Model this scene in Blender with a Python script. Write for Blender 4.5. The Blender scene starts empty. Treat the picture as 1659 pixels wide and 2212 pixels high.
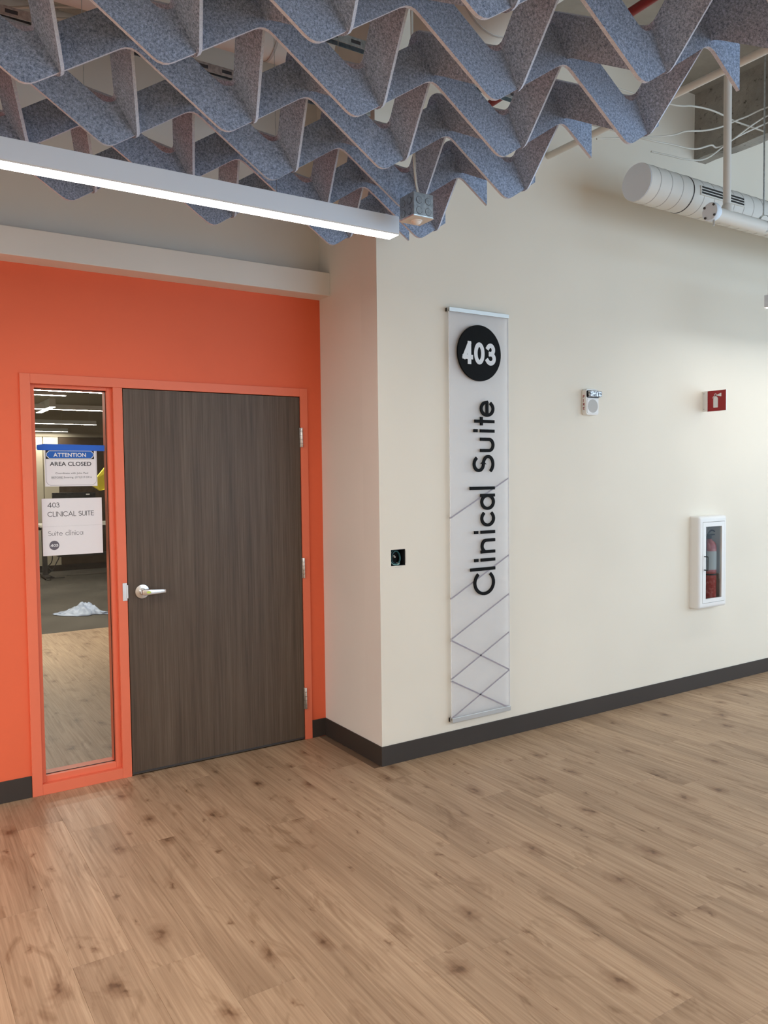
import bpy, bmesh, math, random
from math import sin, cos, pi, radians, tan, atan, hypot
from mathutils import Vector, Matrix, noise as mnoise
random.seed(7)
S = bpy.context.scene
COL = S.collection

# ------------------------------------------------------------------ camera
FPX, W, H = 1702.09, 1659, 2212
YAW, PITCH, ROLL = 0.5707, -0.0450, -0.0117
cd = bpy.data.cameras.new('camera'); cam = bpy.data.objects.new('camera', cd); COL.objects.link(cam)
cd.sensor_fit = 'HORIZONTAL'; cd.sensor_width = 36.0; cd.lens = FPX / W * 36.0
cd.clip_start = 0.05; cd.clip_end = 100
fwd = Vector((sin(YAW)*cos(PITCH), cos(YAW)*cos(PITCH), sin(PITCH)))
rt = fwd.cross(Vector((0, 0, 1))).normalized(); up = rt.cross(fwd)
r2 = cos(ROLL)*rt + sin(ROLL)*up; u2 = -sin(ROLL)*rt + cos(ROLL)*up
M = Matrix((r2, u2, -fwd)).transposed().to_4x4()
M.translation = Vector((-2.350, -3.7088, 1.639)); cam.matrix_world = M
S.camera = cam

# ------------------------------------------------------------------ view, world, daylight
vs = S.view_settings
vs.view_transform = 'Standard'; vs.look = 'None'; vs.gamma = 1.0; vs.use_curve_mapping = False
vs.exposure = 0.0
S.cycles.max_bounces = 7; S.cycles.diffuse_bounces = 4; S.cycles.glossy_bounces = 3; S.cycles.transmission_bounces = 3; S.cycles.transparent_max_bounces = 8
S.cycles.use_adaptive_sampling = True; S.cycles.adaptive_threshold = 0.05; S.cycles.adaptive_min_samples = 12
S.cycles.use_denoising = True; S.cycles.caustics_reflective = False; S.cycles.caustics_refractive = False
S.cycles.sample_clamp_indirect = 6.0
wd = bpy.data.worlds.new('sky'); S.world = wd; wd.use_nodes = True
wd.node_tree.nodes['Background'].inputs[0].default_value = (0.62, 0.78, 1.0, 1)
wd.node_tree.nodes['Background'].inputs[1].default_value = 1.0
LAMP = 20.0          # radiance of the linear lamps
DAY = 8.6           # daylight (W per square metre of window) through the tall windows behind and right of the viewer
ROOM_X0, ROOM_X1, ROOM_Y0, DECK = -6.5, 7.0, -6.4, 4.4

def area(name, loc, rot, sx, sy, power, col):
    l = bpy.data.lights.new(name, 'AREA'); l.shape = 'RECTANGLE'; l.size = sx; l.size_y = sy
    l.energy = power; l.color = col
    o = bpy.data.objects.new(name, l); COL.objects.link(o); o.location = loc; o.rotation_euler = rot
    return o
# window openings in the rear wall (see below): x range and z range
WINS = [(0.7, 2.6), (2.8, 4.7), (4.9, 6.8)]
WINS_R = [(-6.0, -4.0), (-3.7, -1.7)]      # in the right-hand wall
WZ0, WZ1 = 0.3, 3.5
for i, (a, b) in enumerate(WINS):
    area('daylight', ((a+b)/2, ROOM_Y0-0.10, (WZ0+WZ1)/2), (radians(90), 0, 0), b-a, WZ1-WZ0, DAY*(b-a)*(WZ1-WZ0), (0.60, 0.81, 1.0))
for i, (a, b) in enumerate(WINS_R):
    area('daylight', (ROOM_X1+0.10, (a+b)/2, (WZ0+WZ1)/2), (0, radians(90), 0), WZ1-WZ0, b-a, DAY*(b-a)*(WZ1-WZ0), (0.60, 0.81, 1.0))

# ------------------------------------------------------------------ materials
def mat(name, color=(.8, .8, .8), rough=.6, metal=0.0, spec=.4, emis=None, estr=0, alpha=1.0):
    m = bpy.data.materials.new(name); m.use_nodes = True
    b = m.node_tree.nodes['Principled BSDF']
    b.inputs['Base Color'].default_value = (*color, 1); b.inputs['Roughness'].default_value = rough
    b.inputs['Metallic'].default_value = metal; b.inputs['Specular IOR Level'].default_value = spec
    b.inputs['Alpha'].default_value = alpha
    if emis:
        b.inputs['Emission Color'].default_value = (*emis, 1); b.inputs['Emission Strength'].default_value = estr
    return m
class N:
    def __init__(s, m): s.m = m; s.t = m.node_tree; s.b = s.t.nodes['Principled BSDF']
    def new(s, typ, **kw):
        n = s.t.nodes.new(typ)
        for k, v in kw.items():
            if k in n.inputs: n.inputs[k].default_value = v
            else: setattr(n, k, v)
        return n
    def link(s, a, b): s.t.links.new(a, b)
    def coords(s, scale, kind='Object', offset_random=False):
        tc = s.new('ShaderNodeTexCoord'); mp = s.new('ShaderNodeMapping'); mp.inputs['Scale'].default_value = scale
        src = tc.outputs[kind]
        if offset_random:
            oi = s.new('ShaderNodeObjectInfo')
            mul = s.new('ShaderNodeVectorMath', operation='MULTIPLY'); mul.inputs[1].default_value = (37.1, 91.7, 13.3)
            cmb = s.new('ShaderNodeCombineXYZ')
            for k in range(3): s.link(oi.outputs['Random'], cmb.inputs[k])
            s.link(cmb.outputs[0], mul.inputs[0])
            ad = s.new('ShaderNodeVectorMath', operation='ADD'); s.link(src, ad.inputs[0]); s.link(mul.outputs[0], ad.inputs[1]); src = ad.outputs[0]
        s.link(src, mp.inputs['Vector']); return mp.outputs[0]
    def noise(s, vec, scale=5, detail=4, rough=.55, dist=0):
        n = s.new('ShaderNodeTexNoise'); n.inputs['Scale'].default_value = scale; n.inputs['Detail'].default_value = detail
        n.inputs['Roughness'].default_value = rough; n.inputs['Distortion'].default_value = dist
        s.link(vec, n.inputs['Vector']); return n.outputs['Fac']
    def ramp(s, fac, stops):
        r = s.new('ShaderNodeValToRGB'); e = r.color_ramp.elements
        while len(e) < len(stops): e.new(0.5)
        for k, (p, c) in enumerate(stops): e[k].position = p; e[k].color = (*c, 1) if len(c) == 3 else c
        s.link(fac, r.inputs[0]); return r.outputs[0]
    def mix(s, fac, a, b, mode='MIX'):
        n = s.new('ShaderNodeMix', data_type='RGBA', blend_type=mode)
        if isinstance(fac, float): n.inputs[0].default_value = fac
        else: s.link(fac, n.inputs[0])
        for k, v in ((6, a), (7, b)):
            if isinstance(v, tuple): n.inputs[k].default_value = (*v, 1)
            else: s.link(v, n.inputs[k])
        return n.outputs[2]
    def color(s, c): s.link(c, s.b.inputs['Base Color'])
    def bump(s, h, strength=.1, dist=.01):
        n = s.new('ShaderNodeBump'); n.inputs['Strength'].default_value = strength; n.inputs['Distance'].default_value = dist
        s.link(h, n.inputs['Height']); s.link(n.outputs[0], s.b.inputs['Normal'])

def painted(name, col, rough=.65, var=.03, bumps=.04, scale=120):
    m = mat(name, col, rough, spec=.25); n = N(m); v = n.coords((1, 1, 1))
    big = n.noise(v, 1.3, 1)
    n.color(n.ramp(big, [(.3, tuple(c*(1-var) for c in col)), (.7, tuple(min(1, c*(1+var)) for c in col))]))
    if bumps > .1: n.bump(n.noise(v, scale, 1), bumps, .002)
    return m
white_paint = painted('white_wall_paint', (.81, .752, .648))
bounce_offset_white = painted('bounce_offset_wall_white', (.79, .785, .755))  # wall white with its colour cooled to cancel orange bounce light in the recess
orange_paint = painted('orange_wall_paint', (.80, .150, .068), .5)
frame_paint = painted('orange_frame_enamel', (.82, .195, .108), .38, .01, .01)
beige_paint = painted('beige_room_paint', (.62, .56, .44))
brown_paint = painted('brown_panel', (.075, .05, .032), .5)
taupe_paint = painted('taupe_ceiling', (.40, .36, .29))
white_enamel = painted('white_enamel', (.84, .84, .83), .35, .01, .0)
duct_paint = painted('white_duct_paint', (.70, .69, .65), .5, .04, .02)
base_rubber = painted('dark_rubber_base', (.052, .043, .038), .42, .06, .02)
lamp_metal = painted('lamp_housing', (.76, .86, .98), .45, .0, .0)
galv = mat('galvanised_steel', (.55, .60, .62), .32, 1.0)
n = N(galv); v = n.coords((1, 1, 1)); n.color(n.ramp(n.noise(v, 60, 3), [(.3, (.42, .47, .50)), (.7, (.68, .74, .76))]))
steel = mat('satin_chrome', (.74, .74, .74), .25, 1.0)
brushed = mat('brushed_aluminium', (.62, .62, .61), .38, 1.0)
black_plastic = mat('black_plastic', (.012, .012, .013), .4)
black_letter = mat('black_acrylic', (.006, .006, .006), .55, spec=.08)
print_white = mat('white_numeral', (.74, .76, .78), .5)
paper = mat('white_paper', (.80, .79, .82), .6)
ink = mat('black_ink', (.02, .02, .025), .7)
ink_grey = mat('grey_ink', (.20, .20, .22), .7)
ink_line = mat('pale_grey_ink', (.58, .58, .60), .7)
disc_grey = mat('grey_disc_print', (.13, .12, .15), .6)
blue_print = mat('blue_print', (.015, .12, .50), .6)
blue_tape = mat('blue_masking_tape', (.02, .13, .62), .6)
stripe_mat = mat('mauve_stripe', (.33, .30, .34), .5)
red_plate = mat('red_sign', (.32, .010, .014), .4)
red_gloss = mat('red_enamel', (.30, .03, .028), .3)
n = N(red_gloss); v = n.coords((1, 1, 1)); n.color(n.ramp(n.noise(v, 40, 4), [(.5, (.30, .028, .026)), (.72, (.50, .16, .14))]))
red_pipe_m = mat('red_pipe_paint', (.22, .012, .010), .4)
label_paper = mat('grey_label', (.36, .36, .35), .6)
white_wire = mat('white_cable', (.62, .60, .54), .5)
dark_wire = mat('dark_cable', (.02, .02, .022), .5)
teal_wire = mat('teal_cable', (.03, .11, .12), .4)
yellow_m = mat('yellow_bag', (.62, .52, .03), .5)
carpet_m = painted('grey_carpet', (.105, .095, .083), .95, .2, .3, 300)
desk_white = mat('white_laminate', (.78, .76, .70), .4)
desk_metal = mat('dark_desk_metal', (.05, .045, .045), .4)
caster_m = mat('grey_plastic', (.35, .34, .33), .5)
strobe_lens = mat('clear_strobe_lens', (.72, .74, .76), .35, .55)
n = N(strobe_lens); v = n.coords((1, 1, 1)); n.color(n.ramp(n.noise(v, 90, 2), [(.44, (.08, .08, .09)), (.56, (.62, .64, .66))]))
grille_m = mat('speaker_grille', (.50, .49, .47), .7)
back_grey = mat('cabinet_lining', (.62, .63, .63), .6)
lamp_emit = mat('lamp_diffuser', (.9, .9, .9), .5, emis=(1.0, .965, .90), estr=LAMP)
added_rear_emit = mat('added_rear_lamp_diffuser', (.9, .9, .9), .5, emis=(1.0, .965, .90), estr=LAMP*2.7)  # added fill lamps behind the viewer, unseen and stronger than the visible row
added_left_emit = mat('added_left_lamp_diffuser', (.9, .9, .9), .5, emis=(1.0, .985, .95), estr=LAMP*4.6)  # added unseen fill from the left, lifts the orange wall and the return
far_emit = mat('far_lamp_diffuser', (.9, .9, .9), .5, emis=(1.0, .93, .80), estr=60.0)
brass = mat('brass_core', (.55, .60, .12), .3, 1.0)

# concrete
conc = mat('raw_concrete', (.3, .28, .24), .9); n = N(conc); v = n.coords((1, 1, 1))
c1 = n.ramp(n.noise(v, 3, 6, .65), [(.3, (.27, .26, .235)), (.7, (.44, .42, .38))])
c2 = n.ramp(n.noise(v, 26, 5, .7), [(.30, (.14, .12, .10)), (.42, (1, 1, 1))])
n.color(n.mix(.75, c1, c2, 'MULTIPLY')); n.bump(n.noise(v, 40, 5), .5, .01)
deck_m = mat('ceiling_deck', (.5, .47, .40), .9); n = N(deck_m); v = n.coords((1, 1, 1))
n.color(n.ramp(n.noise(v, 4, 6, .65), [(.3, (.30, .28, .24)), (.7, (.40, .375, .33))]))

# felt
def felt(name, lo, hi):
    m = mat(name, lo, 1.0, spec=.1); n = N(m); v = n.coords((1, 1, 1))
    a = n.noise(v, 130, 3, .7); b = n.noise(v, 320, 1, .7)
    k = n.mix(.35, a, b)
    n.color(n.ramp(k, [(.36, lo), (.50, tuple((x+y)/2 for x, y in zip(lo, hi))), (.64, hi)]))
    n.bump(b, .5, .003); return m
felt_m = felt('grey_felt', (.135, .185, .280), (.50, .605, .80))
felt_edge = felt('felt_cut_edge', (.52, .60, .77), (.74, .82, .96))

# plank floor
wood = mat('oak_plank', (.36, .23, .145), .42, spec=.4); n = N(wood)
v = n.coords((1, 1, 1), 'Object', True)
def stretch(vec, sc):
    mp = n.new('ShaderNodeMapping'); mp.inputs['Scale'].default_value = sc; n.link(vec, mp.inputs['Vector']); return mp.outputs[0]
g1 = n.noise(stretch(v, (26, 1.1, 26)), 1.0, 3, .6, 1.2)
g2 = n.noise(stretch(v, (110, 2.4, 110)), 1.0, 3, .6)
g3 = n.noise(stretch(v, (3.0, .8, 3.0)), 1.0, 2, .5)
g4 = n.noise(stretch(v, (9.0, 2.6, 9.0)), 1.0, 3, .6, 1.6)
c = n.ramp(g1, [(.26, (.29, .185, .112)), (.42, (.405, .275, .176)), (.56, (.455, .315, .205)), (.76, (.60, .44, .30))])
c = n.mix(.40, c, n.ramp(g2, [(.30, (.27, .17, .10)), (.64, (.58, .42, .28))]))
c = n.mix(.75, c, n.ramp(g3, [(.28, (.72, .68, .64)), (.70, (1.10, 1.09, 1.07))]), 'MULTIPLY')
c = n.mix(.85, c, n.ramp(g4, [(.30, (.66, .60, .54)), (.44, (1, 1, 1))]), 'MULTIPLY')
wob = n.new('ShaderNodeVectorMath', operation='ADD'); nz = n.new('ShaderNodeTexNoise'); nz.inputs['Scale'].default_value = 22; nz.inputs['Detail'].default_value = 2
n.link(v, nz.inputs['Vector']); sc = n.new('ShaderNodeVectorMath', operation='SCALE'); sc.inputs['Scale'].default_value = .07
n.link(nz.outputs['Color'], sc.inputs[0]); n.link(v, wob.inputs[0]); n.link(sc.outputs[0], wob.inputs[1])
def knots(scale, offs, stops):
    vo = n.new('ShaderNodeTexVoronoi'); vo.inputs['Scale'].default_value = 1.0; vo.voronoi_dimensions = '2D'
    mp = n.new('ShaderNodeMapping'); mp.inputs['Scale'].default_value = scale; mp.inputs['Location'].default_value = offs
    n.link(wob.outputs[0], mp.inputs['Vector']); n.link(mp.outputs[0], vo.inputs['Vector']); return n.ramp(vo.outputs['Distance'], stops)
c = n.mix(1.0, c, knots((2.9, 1.55, 1), (0, 0, 0), [(.015, (.40, .32, .27)), (.045, (.70, .63, .58)), (.13, (1, 1, 1))]), 'MULTIPLY')
c = n.mix(1.0, c, knots((4.0, 1.8, 1), (3.7, 1.9, 0), [(.008, (.48, .40, .35)), (.028, (.80, .75, .71)), (.06, (1, 1, 1))]), 'MULTIPLY')
oi = n.new('ShaderNodeObjectInfo'); tone = n.ramp(oi.outputs['Random'], [(0, (.95, .945, .94)), (1, (1.04, 1.035, 1.03))])
c = n.mix(1.0, c, tone, 'MULTIPLY'); n.color(c)
n.link(n.ramp(g2, [(.3, (.50,)*3), (.7, (.38,)*3)]), n.b.inputs['Roughness']); n.bump(g2, .12, .001)
floor_base = mat('dark_joint', (.17, .11, .07), .8)

# walnut door
dwood = mat('walnut_laminate', (.09, .065, .045), .45, spec=.35); n = N(dwood); v = n.coords((1, 1, 1))
g1 = n.noise(stretch(v, (30, 30, .9)), 1.0, 5, .6, .6); g2 = n.noise(stretch(v, (130, 130, 2.2)), 1.0, 4, .65)
c = n.ramp(g1, [(.28, (.055, .033, .019)), (.5, (.098, .065, .041)), (.75, (.150, .108, .075))])
c = n.mix(.45, c, n.ramp(g2, [(.3, (.040, .026, .017)), (.65, (.135, .100, .076))])); n.color(c); n.bump(g2, .15, .001)

def glass(name, tint, ior=1.40):
    m = bpy.data.materials.new(name); m.use_nodes = True; t = m.node_tree; t.nodes.remove(t.nodes['Principled BSDF'])
    out = t.nodes['Material Output']; tr = t.nodes.new('ShaderNodeBsdfTransparent'); tr.inputs[0].default_value = (*tint, 1)
    gl = t.nodes.new('ShaderNodeBsdfGlossy'); gl.inputs['Roughness'].default_value = .02
    fr = t.nodes.new('ShaderNodeFresnel'); fr.inputs['IOR'].default_value = ior
    ge = t.nodes.new('ShaderNodeNewGeometry'); inv = t.nodes.new('ShaderNodeMath'); inv.operation = 'SUBTRACT'; inv.inputs[0].default_value = 1.0; t.links.new(ge.outputs['Backfacing'], inv.inputs[1])
    ml = t.nodes.new('ShaderNodeMath'); ml.operation = 'MULTIPLY'; t.links.new(fr.outputs[0], ml.inputs[0]); t.links.new(inv.outputs[0], ml.inputs[1])
    mx = t.nodes.new('ShaderNodeMixShader'); t.links.new(ml.outputs[0], mx.inputs[0]); t.links.new(tr.outputs[0], mx.inputs[1]); t.links.new(gl.outputs[0], mx.inputs[2])
    t.links.new(mx.outputs[0], out.inputs[0]); return m
pane_m = glass('clear_glass', (.95, .96, .95))
cab_glass = glass('cabinet_glass', (.90, .92, .92), 1.22)
acrylic = mat('frosted_acrylic', (.86, .86, .90), .28, spec=.5, alpha=.30)
acrylic_edge = mat('acrylic_edge', (.86, .86, .88), .3, alpha=.85)
sheet_m = mat('plastic_sheeting', (.60, .70, .90), .25, alpha=.62)

# ------------------------------------------------------------------ mesh helpers (world coordinates in, local meshes out)
ORG = {}
def link(name, me, parent=None, org=None):
    o = bpy.data.objects.new(name, me); COL.objects.link(o)
    if parent is not None: o.parent = parent; ORG[o.name] = ORG[parent.name]
    else: o.location = org; ORG[o.name] = Vector(org)
    return o
def make(name, verts, faces, m, parent=None, bevel=0, seg=2, smooth=False, mats=None, fm=None, doubles=False):
    vs_ = [Vector(q) for q in verts]
    if parent is not None: org = ORG[parent.name]
    else:
        lo = [min(q[k] for q in vs_) for k in range(3)]; hi = [max(q[k] for q in vs_) for k in range(3)]
        org = Vector(((lo[0]+hi[0])/2, (lo[1]+hi[1])/2, lo[2]))
    me = bpy.data.meshes.new(name); me.from_pydata([q-org for q in vs_], [], faces)
    for x in (mats or [m]): me.materials.append(x)
    if fm: me.polygons.foreach_set('material_index', fm)
    bm = bmesh.new(); bm.from_mesh(me)
    if doubles: bmesh.ops.remove_doubles(bm, verts=bm.verts, dist=1e-5)
    bmesh.ops.recalc_face_normals(bm, faces=bm.faces)
    if bevel:
        ed = [e for e in bm.edges if len(e.link_faces) == 2 and e.calc_face_angle(0) > .6]
        bmesh.ops.bevel(bm, geom=ed, offset=bevel, segments=seg, profile=.5, affect='EDGES', clamp_overlap=True)
    bm.to_mesh(me); bm.free()
    if smooth:
        for p_ in me.polygons: p_.use_smooth = True
        me.set_sharp_from_angle(angle=radians(40))
    return link(name, me, parent, org)
def boxvf(x0, x1, y0, y1, z0, z1, b=0):
    return ([(x0, y0, z0), (x1, y0, z0), (x1, y1, z0), (x0, y1, z0), (x0, y0, z1), (x1, y0, z1), (x1, y1, z1), (x0, y1, z1)],
            [(b, b+3, b+2, b+1), (b+4, b+5, b+6, b+7), (b, b+1, b+5, b+4), (b+1, b+2, b+6, b+5), (b+2, b+3, b+7, b+6), (b+3, b, b+4, b+7)])
def box(name, x0, x1, y0, y1, z0, z1, m, parent=None, bevel=0, seg=2):
    v_, f_ = boxvf(x0, x1, y0, y1, z0, z1); return make(name, v_, f_, m, parent, bevel, seg)
def boxes(name, lst, m, parent=None, bevel=0):
    V, F = [], []
    for q in lst:
        v_, f_ = boxvf(*q, b=len(V)); V += v_; F += f_
    return make(name, V, F, m, parent, bevel)
def frame_basis(d):
    d = Vector(d).normalized(); a = Vector((0, 0, 1)) if abs(d.z) < .9 else Vector((1, 0, 0))
    u = d.cross(a).normalized(); return u, u.cross(d)
def cylvf(p0, p1, r0, r1=None, nseg=24, b=0, caps=True):
    r1 = r0 if r1 is None else r1; p0, p1 = Vector(p0), Vector(p1); u, w = frame_basis(p1-p0); V, F = [], []
    for p_, r in ((p0, r0), (p1, r1)):
        for k in range(nseg): a = 2*pi*k/nseg; V.append(p_ + u*(r*cos(a)) + w*(r*sin(a)))
    for k in range(nseg): F.append((b+k, b+(k+1) % nseg, b+nseg+(k+1) % nseg, b+nseg+k))
    if caps: F += [tuple(b+k for k in reversed(range(nseg))), tuple(b+nseg+k for k in range(nseg))]
    return V, F
def cyl(name, p0, p1, r, m, parent=None, r1=None, nseg=24, bevel=0):
    V, F = cylvf(p0, p1, r, r1, nseg); return make(name, V, F, m, parent, bevel, smooth=True)
def tube(name, pts, r, m, parent=None, nseg=8, sub=6):
    P = [Vector(q) for q in pts]
    if sub > 1 and len(P) > 2:
        Q = []
        for i in range(len(P)-1):
            a, b, c_, d = P[max(i-1, 0)], P[i], P[i+1], P[min(i+2, len(P)-1)]
            for s in range(sub):
                t = s/sub; Q.append(.5*((2*b) + (c_-a)*t + (2*a-5*b+4*c_-d)*t*t + (3*b-a-3*c_+d)*t**3))
        Q.append(P[-1]); P = Q
    V, F = [], []; u = None
    for i, q in enumerate(P):
        d = (P[min(i+1, len(P)-1)] - P[max(i-1, 0)]).normalized()
        if u is None: u, w = frame_basis(d)
        u = (u - d*u.dot(d)).normalized(); w = d.cross(u)
        V += [q + u*(r*cos(2*pi*k/nseg)) + w*(r*sin(2*pi*k/nseg)) for k in range(nseg)]
    for i in range(len(P)-1):
        for k in range(nseg): a = i*nseg+k; b = i*nseg+(k+1) % nseg; F.append((a, b, b+nseg, a+nseg))
    F += [tuple(reversed(range(nseg))), tuple((len(P)-1)*nseg+k for k in range(nseg))]
    return make(name, V, F, m, parent, smooth=True)
def lathe(name, prof, origin, axis, m, parent=None, nseg=32):
    o = Vector(origin); d = Vector(axis).normalized(); u, w = frame_basis(d); V, F = [], []
    for r, h in prof: V += [o + d*h + u*(max(r, 1e-4)*cos(2*pi*k/nseg)) + w*(max(r, 1e-4)*sin(2*pi*k/nseg)) for k in range(nseg)]
    for i in range(len(prof)-1):
        for k in range(nseg): a = i*nseg+k; b = i*nseg+(k+1) % nseg; F.append((a, b, b+nseg, a+nseg))
    F += [tuple(reversed(range(nseg))), tuple((len(prof)-1)*nseg+k for k in range(nseg))]
    return make(name, V, F, m, parent, smooth=True)
def prism(name, poly, fn, d0, d1, m, parent=None, bevel=0):
    """poly: 2-D outline; fn(u,v,d) -> world point"""
    k = len(poly); V = [fn(u, v_, d0) for u, v_ in poly] + [fn(u, v_, d1) for u, v_ in poly]
    F = [tuple(range(k)), tuple(reversed(range(k, 2*k)))] + [(i, (i+1) % k, k+(i+1) % k, k+i) for i in range(k)]
    return make(name, V, F, m, parent, bevel)
def thing(name, loc, label, cat, group=None, kind=None):
    o = bpy.data.objects.new(name, None); COL.objects.link(o); o.location = loc; o.empty_display_size = .05
    ORG[o.name] = Vector(loc); return tag(o, label, cat, group, kind)
def tag(o, label, cat, group=None, kind=None):
    o['label'] = label; o['category'] = cat
    if group: o['group'] = group
    if kind: o['kind'] = kind
    return o
def struct(o, label, cat): return tag(o, label, cat, kind='structure')
def copy_tree(o, parent, loc=None):
    c_ = o.copy(); COL.objects.link(c_); c_.parent = parent
    if loc is not None: c_.location = loc
    for ch in list(o.children): copy_tree(ch, c_)
    return c_
def arc(cx, cy, rx, ry, a0, a1, k=22):
    return [(cx+rx*cos(radians(a0+(a1-a0)*i/k)), cy+ry*sin(radians(a0+(a1-a0)*i/k))) for i in range(k+1)]

# ------------------------------------------------------------------ stroke lettering
def dot(x, y): return [(x, y-.035), (x, y+.035)]
GL = {
 'C': [arc(.5, .5, .48, .48, 46, 314)], 'l': [[(0, 0), (0, 1.14)]], 'L': [[(0, 1), (0, 0), (.42, 0)]], 'I': [[(0, 0), (0, 1)]],
 'N': [[(0, 0), (0, 1), (.70, 0), (.70, 1)]], 'A': [[(0, 0), (.40, 1), (.80, 0)], [(.15, .33), (.65, .33)]],
 'S': [arc(.27, .745, .22, .235, 38, 270, 18) + arc(.27, .265, .26, .245, 90, -142, 18)],
 'U': [[(0, 1)] + arc(.29, .30, .29, .28, 180, 360) + [(.58, 1)]], 'T': [[(0, 1), (.58, 1)], [(.29, 1), (.29, 0)]],
 'E': [[(.44, 1), (0, 1), (0, 0), (.44, 0)], [(0, .53), (.42, .53)]],
 'u': [[(0, .606)] + arc(.20, .22, .20, .21, 180, 360) + [(.40, .606)]], 'i': [[(0, 0), (0, .606)], dot(0, .90)],
 'j': [[(0, 0), (0, .606)], [(0, .78), (.13, 1.0)]],
 't': [[(.16, 0), (.16, .88)], [(0, .60), (.34, .60)]], 'e': [arc(.29, .303, .28, .303, 4, 318), [(.05, .31), (.53, .31)]],
 'c': [arc(.31, .303, .29, .303, 48, 312)], 'n': [[(0, 0), (0, .606)], [(0, .34)] + arc(.20, .38, .20, .22, 180, 0) + [(.40, 0)]],
 'a': [arc(.30, .303, .29, .30, 0, 360, 32), [(.60, .606), (.60, 0)]],
 '4': [[(.52, 0), (.52, 1)], [(.50, .97), (0, .26)], [(0, .26), (.70, .26)]], '0': [arc(.31, .5, .29, .48, 0, 360, 32)],
 '3': [arc(.25, .745, .21, .235, 150, -90, 18), arc(.25, .265, .26, .255, 90, -150, 18)],
 'F': [[(.42, 1), (0, 1), (0, 0)], [(0, .53), (.40, .53)]], 'R': [[(0, 0), (0, 1), (.2, 1)] + arc(.22, .75, .20, .25, 90, -90, 10) + [(0, .5)], [(.2, .5), (.46, 0)]],
}
def stroke_vf(pts, w, fn, d0, d1, b, closed):
    P = [Vector((x, y)) for x, y in pts]; k = len(P)
    if not closed:
        P[0] = P[0] + (P[0]-P[1]).normalized()*w/2; P[-1] = P[-1] + (P[-1]-P[-2]).normalized()*w/2
    L, Rr = [], []
    for i, q in enumerate(P):
        a = (P[i]-P[i-1]) if (i > 0 or closed) else (P[1]-P[0])
        if closed and i == 0: a = P[0]-P[-2]
        c_ = (P[(i+1) % k]-P[i]) if (i < k-1) else ((P[1]-P[0]) if closed else (P[i]-P[i-1]))
        a = a.normalized(); c_ = c_.normalized(); n1 = Vector((-a.y, a.x)); n2 = Vector((-c_.y, c_.x)); m_ = (n1+n2)
        m_ = m_.normalized() if m_.length > 1e-6 else n1
        s = min(1/max(m_.dot(n1), .35), 2.4); L.append(q+m_*(w/2*s)); Rr.append(q-m_*(w/2*s))
    V, F = [], []
    for i in range(k):
        for q in (L[i], Rr[i]): V += [fn(q.x, q.y, d0), fn(q.x, q.y, d1)]
    for i in range(k-1):
        o = b+4*i; F += [(o, o+2, o+6, o+4), (o+1, o+5, o+7, o+3), (o, o+4, o+5, o+1), (o+2, o+3, o+7, o+6)]
    if not closed: F += [(b, b+1, b+3, b+2), (b+4*(k-1), b+4*(k-1)+2, b+4*(k-1)+3, b+4*(k-1)+1)]
    return V, F
def glyph(name, ch, fn, d0, d1, m, parent, u0, u1, h, w, base=0.0):
    """one letter between u0 and u1, cap height h, stroke w; fn(u,v,d) -> world"""
    st = GL[ch]; xs = [q[0] for s in st for q in s]; a, b = min(xs), max(xs); V, F = [], []
    for si, s in enumerate(st):
        pts = []
        for x, y in s:
            u = (u0+u1)/2 if b-a < 1e-6 or (u1-u0) <= w else u0+w/2+(x-a)/(b-a)*(u1-u0-w)
            pts.append((u, base + w/2 + y*(h-w)))
        closed = hypot(pts[0][0]-pts[-1][0], pts[0][1]-pts[-1][1]) < 1e-6 and len(pts) > 6
        v_, f_ = stroke_vf(pts, w, fn, d0, d1+si*.0003, len(V), closed); V += v_; F += f_
    return make(name, V, F, m, parent)
def line_of(name, text, fn, d0, d1, m, parent, u0, u1, h, w, base, gap=.17, space=.36):
    """a line of stroke letters fitted from u0 to u1, joined as one flat print"""
    wd_, tot = [], 0
    for ch in text:
        if ch == ' ': wd_.append(None); tot += space; continue
        xs = [q[0] for s in GL[ch] for q in s]; wd_.append((min(xs), max(xs)-min(xs))); tot += max(xs)-min(xs)
    tot += gap*(len(text)-1); sx = (u1-u0-w)/tot; u = u0+w/2; V, F = [], []
    for ch, q in zip(text, wd_):
        if q is None: u += (space+gap)*sx; continue
        for si, s in enumerate(GL[ch]):
            pts = [(u+(x-q[0])*sx, base+w/2+y*(h-w)) for x, y in s]
            closed = hypot(pts[0][0]-pts[-1][0], pts[0][1]-pts[-1][1]) < 1e-6 and len(pts) > 6
            v_, f_ = stroke_vf(pts, w, fn, d0, d1+si*.0001, len(V), closed); V += v_; F += f_
        u += (q[1]+gap)*sx
    return make(name, V, F, m, parent)
def typed(name, text, fn, d0, m, parent, u0, u1, base, h, bold=0.0):
    """a line of the built-in sans type fitted into a box"""
    c_ = bpy.data.curves.new('type', 'FONT'); c_.body = text; c_.size = 1; c_.offset = bold; c_.resolution_u = 3
    o = bpy.data.objects.new('type', c_); COL.objects.link(o); dg = bpy.context.evaluated_depsgraph_get(); dg.update()
    me = bpy.data.meshes.new_from_object(o.evaluated_get(dg)); co = [q.co.copy() for q in me.vertices]; fs = [tuple(p_.vertices) for p_ in me.polygons]
    bpy.data.objects.remove(o); bpy.data.curves.remove(c_); bpy.data.meshes.remove(me)
    xs = [q.x for q in co]; a, b = min(xs), max(xs); sx = (u1-u0)/(b-a); sy = h/.70
    return make(name, [fn(u0+(q.x-a)*sx, base+q.y*sy, d0) for q in co], fs, m, parent)

# ================================================================== STRUCTURE
R = 0.6658; FR = R-0.012; HB = 0.112
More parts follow.
